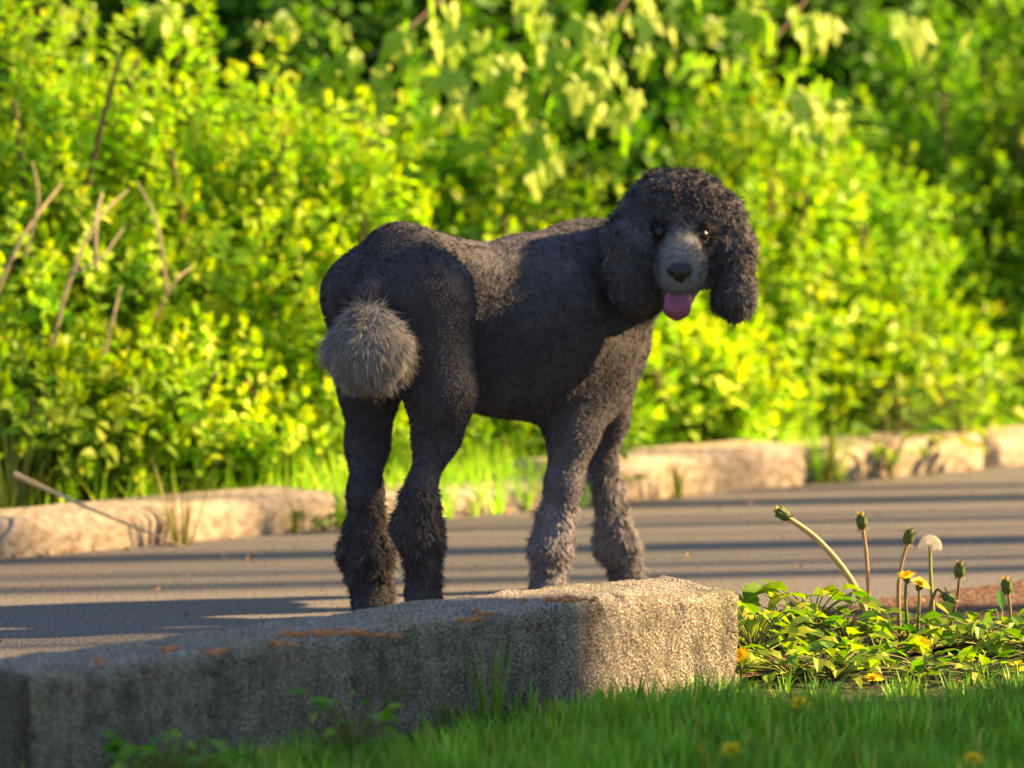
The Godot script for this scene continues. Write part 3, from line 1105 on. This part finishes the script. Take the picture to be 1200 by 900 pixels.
func make_weeds() -> void:
	cane("pale bare cane leaning right at the left border", [at(-5, 345, 10.35), at(28, 275, 10.33), at(72, 215, 10.4)], 0.0045)
	cane("long pale cane rising from the shrub foot to a fork", [at(58, 425, 10.3), at(78, 340, 10.28), at(112, 262, 10.3), at(150, 222, 10.36)], 0.0048)
	cane("short pale cane crossing the fork of the long cane", [at(113, 315, 10.28), at(112, 262, 10.27), at(120, 225, 10.32)], 0.005)
	cane("thin cane low in the shrub right of the long cane", [at(122, 415, 10.3), at(132, 375, 10.29), at(142, 335, 10.33)], 0.004)
	cane("thin twig crossing the leaning cane at the left border", [at(30, 300, 10.33), at(45, 235, 10.3), at(38, 190, 10.36)], 0.0028)
	cane("pale twig forking low from the long cane", [at(84, 322, 10.27), at(120, 300, 10.26), at(148, 262, 10.33)], 0.003)
	cane("thin bare twig in the bright shrub left of the tail", [at(182, 372, 10.33), at(205, 330, 10.3), at(226, 312, 10.36)], 0.003)
	cane("thin twig right of the cane fork", [at(196, 345, 10.35), at(184, 262, 10.32), at(160, 212, 10.4)], 0.0035)
	cane("straw-coloured dry stalk fallen across the far kerb onto the road", [at(18, 556, 9.95), at(110, 598, 9.72), at(216, 641, 9.86)], 0.005, "")
	# hanging maple leaves at the top of the picture
	maple_branch("branch of large pale maple leaves hanging at top centre left", [at(560, -40, 11.6), at(470, 40, 11.4), at(390, 90, 11.3), at(350, 110, 11.3)], [[at(365, 112, 11.25), 0.03, 5], [at(430, 118, 11.25), 0.035, 6], [at(445, 150, 11.25), 0.02, 3], [at(455, 70, 11.3), 0.05, 8], [at(520, 50, 11.3), 0.05, 9], [at(560, 100, 11.4), 0.06, 8]], 1.15)
	maple_branch("branch of drooping yellow maple leaves above the dog's back", [at(780, -60, 11.6), at(720, 20, 11.4), at(690, 90, 11.3), at(630, 110, 11.3)], [[at(700, 60, 11.25), 0.045, 9], [at(715, 110, 11.25), 0.045, 10], [at(640, 100, 11.3), 0.05, 8], [at(655, 160, 11.3), 0.035, 6], [at(640, 30, 11.35), 0.06, 8], [at(735, 30, 11.3), 0.03, 4]], 1.1)
	maple_branch("branch of maple leaves at the top right of centre", [at(980, -60, 11.9), at(930, 20, 11.7), at(890, 60, 11.6)], [[at(890, 35, 11.6), 0.03, 5], [at(960, 30, 11.6), 0.04, 6], [at(1080, 30, 11.7), 0.04, 5], [at(830, 40, 11.7), 0.05, 6], [at(950, 140, 11.5), 0.04, 7]], 1.1)
	maple_branch("small maple branch at the top left of the photo", [at(150, -60, 11.4), at(185, 0, 11.3), at(205, 15, 11.3)], [[at(195, 20, 11.2), 0.022, 5], [at(80, 10, 11.3), 0.03, 4], [at(340, 45, 11.3), 0.03, 3]], 1.0)
	# weeds at the foot of the far kerb
	var y := Color(1.3, 1.15, 1.0)
	grass_clump("thin yellow grass clump growing at the foot of the left far kerb", far_line(0.30) - BANKWARD * 0.03, 16, 0.19, 0.005, Color(0.22, 0.2, 0.04))
	grass_clump("small grass clump left of the dog's hind leg at the kerb foot", far_line(0.58) - BANKWARD * 0.03, 12, 0.10, 0.005, Color(0.18, 0.19, 0.03))
	grass_clump("yellow grass clump before the right far kerb near the dog's front foot", far_line(1.60) - BANKWARD * 0.03, 16, 0.10, 0.006, Color(0.2, 0.21, 0.03))
	grass_clump("grass clump in the break of the far kerb", far_line(2.07) - BANKWARD * 0.01, 22, 0.17, 0.007, Color(0.2, 0.22, 0.03))
	grass_clump("broad-bladed grass clump in front of the far left shrub", far_line(-0.02) + BANKWARD * 0.3, 26, 0.27, 0.016, Color(0.15, 0.19, 0.05))
	grass_clump("broad-bladed grass clump under the thin left cane", far_line(0.18) + BANKWARD * 0.3, 22, 0.26, 0.015, Color(0.15, 0.19, 0.05))
	leafy_weed("small dark-leaved weed at the foot of the left far kerb beside the dog's leg", far_line(0.66) - BANKWARD * 0.02, 12, 0.04, 0.035, Color(0.5, 0.7, 1), 0.8)
	leafy_weed("leafy weed standing before the sunken kerb piece", far_line(2.24) - BANKWARD * 0.03, 22, 0.08, 0.05, Color(0.8, 0.9, 1), 1.6)
	leafy_weed("bright leafy weed at the right end of the sunken kerb piece", far_line(2.42) + BANKWARD * 0.05, 30, 0.11, 0.055, y, 1.5)
	leafy_weed("leafy weed at the right border across the road", far_line(2.62) + BANKWARD * 0.1, 30, 0.11, 0.055, y, 1.6)
	leafy_weed("low bright weed behind the dog's front legs across the road", far_line(1.42) + BANKWARD * 0.05, 24, 0.11, 0.05, y, 1.2)
	# dandelions right of the kerb block
	var d := 8.45
	dandelion("tall bent dandelion stalk with a shut bud, leaning far left", [at(924, 607, d), at(963, 637, d), at(1003, 690, d), at(1030, 768, d)], "shut", 0.0058, Color(0.42, 0.3, 0.13))
	dandelion("straight dandelion stalk with a shut bud right of the bent one", [at(1011, 619, d + 0.05), at(1016, 660, d + 0.05), at(1021, 765, d + 0.04)], "shut", 0.0037, Color(0.33, 0.2, 0.11))
	dandelion("dandelion stalk with a dark tilted bud left of the seed head", [at(1063, 637, d), at(1053, 685, d), at(1056, 768, d)], "bud", 0.0037, Color(0.3, 0.2, 0.1))
	dandelion("pale dandelion seed head on a green stalk", [at(1090, 641, d + 0.06), at(1091, 680, d + 0.05), at(1097, 765, d + 0.03)], "puff", 0.0036, Color(0.2, 0.22, 0.06))
	dandelion("short dandelion stalk with a green bud right of the seed head", [at(1124, 676, d), at(1121, 705, d), at(1105, 765, d)], "bud", 0.003, Color(0.17, 0.1, 0.05))
	dandelion("small brown-stalked dandelion bud near the right border", [at(1181, 695, d), at(1184, 720, d), at(1181, 765, d)], "shut", 0.003, Color(0.2, 0.16, 0.06))
	dandelion("half-open yellow dandelion, upper one of the pair below the tilted bud", [at(1063, 679, d - 0.03), at(1061, 700, d - 0.03), at(1066, 765, d - 0.02)], "flower", 0.003, Color(0.16, 0.17, 0.05), Vector3(-0.25, 1, 0.15))
	dandelion("half-open yellow dandelion, lower one of the pair below the tilted bud", [at(1077, 688, d - 0.03), at(1077, 710, d - 0.03), at(1074, 765, d - 0.02)], "flower", 0.003, Color(0.16, 0.17, 0.05), Vector3(0.4, 1, 0.2))
	dandelion("drooping green dandelion bud between the yellow pair and the short stalk", [at(1106, 696, d), at(1097, 692, d), at(1088, 720, d), at(1083, 765, d)], "bud", 0.003, Color(0.14, 0.12, 0.05), Vector3(0.8, -0.6, 0.1))
	dandelion("open yellow dandelion in front of the stalks' foot", [at(1080, 758, d - 0.25), at(1080, 788, d - 0.25)], "flower", 0.003, Color(0.14, 0.16, 0.04), Vector3(0.0, 0.7, 0.7))
	dandelion("flat open yellow dandelion right of the one at the stalks' foot", [at(1130, 777, d - 0.3), at(1130, 792, d - 0.3)], "flower", 0.003, Color(0.14, 0.16, 0.04), Vector3(0.05, 1, 0.15))
	dandelion("yellow dandelion at the right border", [at(1194, 786, d - 0.35), at(1194, 797, d - 0.35)], "flower", 0.003, Color(0.14, 0.16, 0.04), Vector3(0.0, 1, 0.3))
	dandelion("faint yellow dandelion low in the weeds left of the bright flower", [at(1024, 800, d - 0.45), at(1024, 812, d - 0.45)], "flower", 0.003, Color(0.14, 0.16, 0.04), Vector3(0.0, 1, 0.1))
	dandelion("yellow dandelion alone in the lawn right of the kerb end", [at(937, 829, 7.42), at(938, 869, 7.42)], "flower", 0.0025, Color(0.12, 0.15, 0.04), Vector3(0.1, 1, 0.45))
	dandelion("yellow dandelion low in the lawn below the kerb end", [at(857, 883, 6.98), at(858, 920, 6.98)], "flower", 0.0025, Color(0.12, 0.15, 0.04), Vector3(-0.1, 0.8, 0.6))
	dandelion("yellow dandelion at the lower border of the photo", [at(1140, 895, 6.9), at(1140, 930, 6.9)], "flower", 0.0025, Color(0.12, 0.15, 0.04), Vector3(0.0, 1, 0.3))
	dandelion("small yellow dandelion beside the end of the kerb block", [at(868, 771, 8.0), at(869, 800, 8.0)], "flower", 0.0025, Color(0.12, 0.15, 0.04), Vector3(-0.2, 0.6, 0.6))
	# leafy ground plants between kerb end and dandelions: [px, base py, leaves, spread, leaf size, upright, what]
	var list := [
		[885, 790, 30, 0.075, 0.042, 1.3, "bright leafy weed against the end of the kerb block"],
		[915, 770, 28, 0.075, 0.040, 1.0, "leafy weed next right of the one against the kerb end"],
		[955, 765, 30, 0.085, 0.044, 1.15, "large-leaved weed left of the bent dandelion stalk"],
		[990, 768, 26, 0.075, 0.040, 0.9, "pale leafy weed under the bent dandelion stalk"],
		[1030, 785, 24, 0.07, 0.034, 0.6, "leafy weed round the foot of the dandelion stalks"],
		[930, 800, 26, 0.08, 0.034, 0.6, "low leafy weed in front of the kerb-end weeds"],
		[985, 800, 26, 0.08, 0.034, 0.55, "low leafy weed in front of the bent stalk's foot"],
		[1120, 765, 24, 0.08, 0.036, 0.6, "leafy weed behind the flat yellow dandelion"],
		[1165, 772, 24, 0.085, 0.040, 0.7, "leafy weed near the right border behind the lawn"],
		[1215, 775, 20, 0.085, 0.040, 0.7, "leafy weed cut by the right border"],
		[1080, 795, 22, 0.08, 0.030, 0.45, "low weed below the open yellow dandelion"],
		[1150, 800, 22, 0.08, 0.030, 0.45, "low weed below the flat yellow dandelion"],
	]
	for w in list:
		leafy_weed(w[6], ground(w[0], FOCAL / (w[1] + 10.0)), int(w[2] * 1.5), w[3], w[4], Color(1.05, 1.05, 0.9), w[5] * 0.8)
	leafy_weed("dandelion rosette of long dark leaves at the stalks' foot", ground(1060, 8.44), 16, 0.07, 0.085, Color(0.45, 0.7, 1.0), 0.5, 0.2)
	leafy_weed("tuft of long leaves right of the short bud stalk", ground(1175, 8.5), 12, 0.06, 0.09, Color(0.6, 0.8, 1.0), 0.7, 0.16)
	# foot of the kerb block
	leafy_weed("broad leafy plant in front of the kerb block at the lower left", ground(195, 6.86), 44, 0.08, 0.030, Color(0.6, 0.95, 1.0), 0.8)
	leafy_weed("small leafy weed left of the tall grass clump at the kerb foot", ground(410, 7.12), 36, 0.06, 0.028, Color(0.7, 0.95, 1.0), 1.3)
	grass_clump("tall thin grass clump standing against the kerb block", ground(578, 7.46), 22, 0.175, 0.0042, Color(0.14, 0.25, 0.03))
	grass_clump("grass clump at the kerb foot right of the broad leafy plant", ground(285, 6.93), 12, 0.085, 0.005, Color(0.09, 0.15, 0.02))
	grass_clump("small grass clump at the kerb foot below the tall clump", ground(520, 7.36), 14, 0.075, 0.0045, Color(0.09, 0.15, 0.02))
	grass_clump("pale grass clump at the foot of the sunlit kerb end", ground(745, 7.64), 14, 0.075, 0.005, Color(0.16, 0.17, 0.06))
	# dry orange catkins on the kerb block
	var dry := [[108, 786, 2, "tiny dry orange catkin at the left end of the kerb top"], [190, 770, 3, "small dry orange catkins left on the kerb top"], [248, 773, 2, "single dry orange catkin near the kerb's front edge"], [322, 763, 3, "thin dry orange catkin before the big clump"], [352, 753, 4, "dry orange catkins left of the big clump"], [392, 750, 12, "big clump of dry orange catkins on the kerb top"], [446, 753, 3, "dry orange catkins right of the big clump"], [545, 734, 4, "scattered dry catkins left of the tall grass"], [560, 727, 3, "dry catkins behind the tall grass"], [655, 711, 9, "dark orange patch of dry catkins below the dog's front foot"]]
	for k in dry:
		var dd: float = (EYE - 0.163) * FOCAL / (k[1] + 10.0)
		var where := at(k[0], k[1], dd)
		where.y = 0.167
		var o := thing("dry_catkins", k[3], "catkins", where, "dry catkins on the kerb block")
		for i in k[2] * 2:
			var st := begin()
			var a := rng.randf_range(-1.3, 1.0)
			var along := Vector3(cos(a), 0, sin(a)) * rng.randf_range(0.012, 0.022)
			var p: Vector3 = Vector3(rng.randfn() * 0.004 * k[2] * 0.7, 0.002, rng.randfn() * 0.012)
			var pts := curve([p, p + along * 0.5 + Vector3(0, rng.randf_range(0.001, 0.004), rng.randfn() * 0.003), p + along], 3)
			tube(st, pts, taper(pts.size(), 0.0026, 0.0012), 5, Color(0.42, 0.18, 0.06) * rng.randf_range(0.6, 1.2))
			part("catkin", finish(st), M.stem, o)
	# bits of litter on the road and soil
	var st := begin()
	leaf(st, Vector3.ZERO, Vector3(0, 0.05, 1), Vector3.UP, 1.0, 0.5, Color.WHITE, 0.2, 0.3)
	var bit := finish(st)
	var places := []
	var tints := []
	for i in 900:
		var p := Vector3.ZERO
		if i < 260:
			p = far_line(rng.randf_range(-2, 4)) - BANKWARD * rng.randf() * rng.randf() * 2.2
		elif i < 700:
			p = KERB + ALONG * rng.randf_range(1.5, 4.0) - FRONT * rng.randf_range(-0.35, 0.5)
		else:
			p = far_line(rng.randf_range(-1, 4)) - BANKWARD * rng.randf_range(-0.02, 0.05)
		p.y = 0.012
		places.append(Transform3D(Basis(Vector3.UP, rng.randf() * TAU) * Basis(Vector3.RIGHT, rng.randfn() * 0.3) * Basis().scaled(Vector3.ONE * rng.randf_range(0.006, 0.02)), p))
		tints.append(Color(0.24, 0.14, 0.07) * rng.randf_range(0.5, 1.6))
	var litter := scatter("leaf_litter", bit, M.stem, places, tints, self)
	litter.set_meta("label", "small brown leaf litter on the road and the soil beside it")
	litter.set_meta("category", "litter")


# ---------------------------------------------------------------- the dog
func px(n: float) -> float:
	return n / 725.0


func make_dog() -> void:
	var dog := thing("dog", "grey standard poodle standing behind the kerb block, looking back with its tongue out", "dog", Vector3(0.0, 0.0, -9.0))
	var o := Vector3(0.0, 0.0, -9.0)
	var J := func(x: float, y: float, d: float) -> Vector3: return at(x, y, d) - o
	# ---- body: bones as [from, to, radius, radius]
	var body := [
		[J.call(470, 312, 8.84), J.call(540, 335, 8.92), px(50), px(50)],     # pelvis top
		[J.call(432, 345, 8.86), J.call(500, 345, 8.77), px(50), px(50)],     # hips
		[J.call(540, 345, 8.93), J.call(620, 340, 9.0), px(58), px(62)],      # loin
		[J.call(615, 345, 9.02), J.call(690, 325, 9.1), px(66), px(66)],      # back over the ribs
		[J.call(580, 412, 8.97), J.call(670, 420, 9.1), px(76), px(80)],      # belly and ribs
		[J.call(615, 380, 9.0), J.call(680, 392, 9.11), px(92), px(80)],      # barrel
		[J.call(690, 330, 9.1), J.call(706, 392, 9.15), px(68), px(46)],      # shoulders
		[J.call(712, 400, 9.15), J.call(692, 465, 9.13), px(46), px(36)],     # breast
		# right hind leg (nearer the lens)
		[J.call(500, 350, 8.77), J.call(517, 460, 8.74), px(54), px(37)],
		[J.call(517, 460, 8.74), J.call(513, 510, 8.76), px(37), px(25)],
		[J.call(513, 510, 8.76), J.call(495, 570, 8.72), px(23), px(13)],
		[J.call(493, 572, 8.72), J.call(496, 690, 8.75), px(14), px(14)],
		[J.call(496, 700, 8.74), J.call(509, 722, 8.77), px(20), px(17)],
		# left hind leg
		[J.call(434, 350, 8.87), J.call(433, 455, 8.86), px(50), px(33)],
		[J.call(433, 455, 8.86), J.call(431, 520, 8.86), px(33), px(22)],
		[J.call(431, 520, 8.86), J.call(429, 580, 8.80), px(22), px(16)],
		[J.call(429, 580, 8.80), J.call(434, 700, 8.82), px(16), px(15)],
		[J.call(436, 708, 8.81), J.call(448, 720, 8.85), px(20), px(17)],
		# right fore leg
		[J.call(688, 420, 9.06), J.call(672, 500, 9.03), px(46), px(31)],
		[J.call(672, 500, 9.03), J.call(660, 570, 9.02), px(29), px(19)],
		[J.call(661, 570, 9.02), J.call(641, 690, 9.02), px(18), px(14)],
		[J.call(640, 695, 9.01), J.call(650, 712, 9.05), px(18), px(15)],
		# left fore leg
		[J.call(722, 420, 9.2), J.call(718, 490, 9.22), px(34), px(17)],
		[J.call(718, 490, 9.22), J.call(707, 545, 9.23), px(16), px(12)],
		[J.call(707, 545, 9.23), J.call(734, 672, 9.26), px(12), px(13)],
		[J.call(736, 678, 9.25), J.call(752, 690, 9.3), px(19), px(16)],
		# neck
		[J.call(700, 340, 9.11), J.call(778, 300, 9.04), px(68), px(50)],
		# tail root
		[J.call(452, 320, 8.78), J.call(430, 345, 8.70), px(20), px(16)],
	]
	var flesh := nets(body, 0.0085, 0.03, 0.004, 4.0)
	var head := [
		[J.call(798, 262, 9.0), J.call(800, 275, 8.985), px(50), px(48)],
		[J.call(799, 280, 8.95), J.call(798, 314, 8.858), px(23), px(17)],
		[J.call(787, 312, 8.88), J.call(790, 326, 8.86), px(17), px(15)],
		[J.call(808, 312, 8.88), J.call(806, 326, 8.86), px(17), px(15)],
		[J.call(798, 322, 8.93), J.call(796, 346, 8.872), px(17), px(13)],
		[J.call(765, 305, 8.985), J.call(775, 325, 8.96), px(24), px(20)],
		[J.call(830, 300, 8.985), J.call(822, 320, 8.96), px(20), px(16)],
	]
	var skull := nets(head, 0.0042, 0.018)
	var muzzle_from: Vector3 = J.call(799, 287, 8.92)
	var muzzle_to: Vector3 = J.call(797, 322, 8.84)
	var pale := func(p: Vector3) -> float:
		var ab := muzzle_to - muzzle_from
		var t := clampf((p - muzzle_from).dot(ab) / ab.length_squared(), 0.0, 1.0)
		var away: float = (p - muzzle_from - ab * t).length()
		return smoothstep(0.040, 0.020, away)
	# sunlight painted into the coat: silvery forelegs lightened further, the back a little
	var silver_sunlit := func(p: Vector3) -> float:
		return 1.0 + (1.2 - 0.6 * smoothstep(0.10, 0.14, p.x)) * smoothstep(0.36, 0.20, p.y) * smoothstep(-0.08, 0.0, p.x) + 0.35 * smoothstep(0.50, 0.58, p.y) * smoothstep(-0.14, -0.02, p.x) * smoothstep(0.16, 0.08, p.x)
	var shade := func(p: Vector3) -> Color:
		var w: float = pale.call(p)
		var tone: float = (1.0 + 0.25 * lumps.get_noise_3d(p.x * 60, p.y * 60, p.z * 60)) * silver_sunlit.call(p)
		return Color(0.058, 0.056, 0.060).lerp(Color(0.13, 0.14, 0.138), w) * tone
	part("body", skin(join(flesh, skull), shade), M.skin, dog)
	var coat_color := func(p: Vector3) -> Color:
		var tone: float = 1.0 + 0.35 * lumps.get_noise_3d(p.x * 110, p.y * 110, p.z * 110)
		tone *= silver_sunlit.call(p)
		return Color(0.086, 0.083, 0.090) * tone
	var body_coat := func(p: Vector3, n: Vector3) -> Array:
		var lump := 0.8 + 0.5 * fine.get_noise_3d(p.x * 75, p.y * 75, p.z * 75)
		return [lump, Vector3(-0.6, -0.6, 0.45) - n * 0.30, coat_color.call(p)]
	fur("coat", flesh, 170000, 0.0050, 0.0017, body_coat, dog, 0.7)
	var eye_r: Vector3 = J.call(774, 273, 8.931)
	var eye_l: Vector3 = J.call(822, 276, 8.931)
	var head_coat := func(p: Vector3, n: Vector3) -> Array:
		var w: float = pale.call(p)
		var near_eye := minf((p - eye_r).length(), (p - eye_l).length())
		if near_eye < 0.0115:
			return [0.0, Vector3.ZERO, Color.BLACK]
		var c: Color = coat_color.call(p).lerp(Color(0.18, 0.19, 0.185), w)
		c = c.lerp(Color(0.025, 0.022, 0.024), smoothstep(0.026, 0.015, near_eye))
		return [lerpf(0.8, 0.22, w), Vector3(0, -0.3, -0.6) * (0.3 + w), c]
	fur("face_coat", skull, 26000, 0.010, 0.0016, head_coat, dog)

	# ---- hair that stands off the body, each mass with its locks
	var tuft := func(called: String, bones: Array, h: float, bump: float, count: int, length: float, width: float, lean: Callable, base: Color, swirl := 0.7) -> void:
		var s := nets(bones, h, 0.02, bump, 9.0)
		var m := part(called, skin(s, func(p: Vector3) -> Color: return base * (0.78 + 0.3 * lumps.get_noise_3d(p.x * 300, p.y * 300, p.z * 300))), M.skin, dog)
		var grow := func(p: Vector3, n: Vector3) -> Array:
			var lump := 0.75 + 0.7 * fine.get_noise_3d(p.x * 50, p.y * 50, p.z * 50)
			return [lump, lean.call(p, n), base * (1.0 + 0.4 * lumps.get_noise_3d(p.x * 120, p.y * 120, p.z * 120))]
		fur("locks", s, count, length, width, grow, m, swirl)
	var down := func(p: Vector3, n: Vector3) -> Vector3: return Vector3(0, -0.85, 0) - n * 0.45
	var grey := Color(0.080, 0.077, 0.080)
	tuft.call("topknot", [
		[J.call(800, 254, 9.01), J.call(800, 262, 9.01), px(53), px(50)],
		[J.call(774, 252, 9.005), J.call(762, 275, 9.01), px(42), px(34)],
		[J.call(828, 255, 9.005), J.call(838, 275, 9.01), px(38), px(28)],
		[J.call(785, 234, 8.985), J.call(812, 236, 8.985), px(30), px(30)],
	], 0.0055, 0.007, 17000, 0.012, 0.0024, func(p, n): return Vector3(0, -0.5, 0) - n * 0.35, grey)
	tuft.call("ear", [
		[J.call(750, 246, 8.99), J.call(741, 285, 8.97), px(22), px(29)],
		[J.call(741, 285, 8.97), J.call(744, 324, 8.965), px(30), px(31)],
	], 0.0055, 0.009, 12000, 0.015, 0.0027, down, grey)
	tuft.call("ear", [
		[J.call(848, 246, 8.995), J.call(860, 290, 8.98), px(20), px(22)],
		[J.call(860, 290, 8.98), J.call(860, 350, 8.97), px(23), px(24)],
	], 0.0055, 0.009, 8000, 0.014, 0.0027, down, grey)
	var tail_mid: Vector3 = J.call(430, 372, 8.67)
	tuft.call("tail_pompom", [
		[J.call(432, 378, 8.67), J.call(431, 404, 8.66), px(24), px(35)],
		[J.call(420, 406, 8.66), J.call(443, 412, 8.67), px(29), px(30)],
	], 0.006, 0.008, 46000, 0.030, 0.0013, func(p, n): return (p - tail_mid + Vector3(0, 0.05, 0)).normalized() * 0.3 + Vector3(0, -0.9, 0.0) - n * 0.78, Color(0.25, 0.235, 0.21), 0.22)
	tuft.call("hind_leg_pompom", [
		[J.call(492, 578, 8.72), J.call(490, 615, 8.73), px(17), px(23)],
		[J.call(490, 620, 8.73), J.call(502, 715, 8.755), px(23), px(10)],
	], 0.0055, 0.006, 11000, 0.019, 0.0024, down, grey * 0.85)
	tuft.call("hind_leg_pompom", [
		[J.call(429, 594, 8.80), J.call(430, 645, 8.81), px(17), px(25)],
		[J.call(430, 645, 8.81), J.call(440, 714, 8.83), px(25), px(18)],
	], 0.0055, 0.006, 12000, 0.019, 0.0024, down, grey * 0.85)
	tuft.call("fore_leg_pompom", [
		[J.call(663, 560, 9.02), J.call(645, 640, 9.02), px(17), px(22)],
		[J.call(645, 640, 9.02), J.call(639, 705, 9.03), px(22), px(14)],
	], 0.0055, 0.007, 5000, 0.016, 0.0026, func(p, n): return Vector3(0, -0.9, 0) - n * 0.6, grey * 2.4)  # lightened well past the body grey to paint sunlight onto this leg
	tuft.call("fore_leg_pompom", [
		[J.call(707, 550, 9.23), J.call(724, 635, 9.25), px(13), px(22)],
		[J.call(724, 635, 9.25), J.call(743, 684, 9.27), px(22), px(17)],
	], 0.0055, 0.007, 5000, 0.016, 0.0026, func(p, n): return Vector3(0, -0.9, 0) - n * 0.6, grey * 1.9)  # painted sunlight here too, weaker than on the other foreleg

	# ---- face
	var black := plain(0.012, 0.012, 0.014, 0.32)
	var nose_bones := [[J.call(790, 316, 8.842), J.call(804, 316, 8.842), px(8.5), px(8.5)], [J.call(797, 319, 8.838), J.call(797, 329, 8.846), px(10), px(7)]]
	var s := nets(nose_bones, 0.0022, 0.008)
	part("nose", mesh_of(s.v, s.n, s.i), black, dog)
	for e in [eye_r, eye_l]:
		var ball := SphereMesh.new()
		ball.radius = 0.0115
		ball.height = 0.023
		ball.radial_segments = 24
		ball.rings = 12
		var m := part("eye", ball, plain(0.010, 0.007, 0.006, 0.22), dog)
		m.position = e
	s = nets([[J.call(783, 338, 8.872), J.call(812, 338, 8.872), px(8), px(8)], [J.call(790, 346, 8.87), J.call(806, 346, 8.87), px(6), px(6)]], 0.0025, 0.008)
	part("mouth", mesh_of(s.v, s.n, s.i), plain(0.012, 0.008, 0.008, 0.5), dog)
	s = nets([[J.call(787, 342, 8.862), J.call(784, 362, 8.843), px(7.0), px(7.5)], [J.call(806, 342, 8.862), J.call(802, 363, 8.843), px(7.0), px(7.5)], [J.call(797, 341, 8.866), J.call(793, 367, 8.845), px(8), px(9)]], 0.0022, 0.012)
	var pink := plain(0.17, 0.045, 0.075, 0.4)
	part("tongue", mesh_of(s.v, s.n, s.i), pink, dog)
	s = nets([[J.call(807, 338, 8.86), J.call(808, 345, 8.858), px(2.2), px(1.0)]], 0.0012, 0.004)
	part("tooth", mesh_of(s.v, s.n, s.i), plain(0.6, 0.55, 0.45, 0.4), dog)
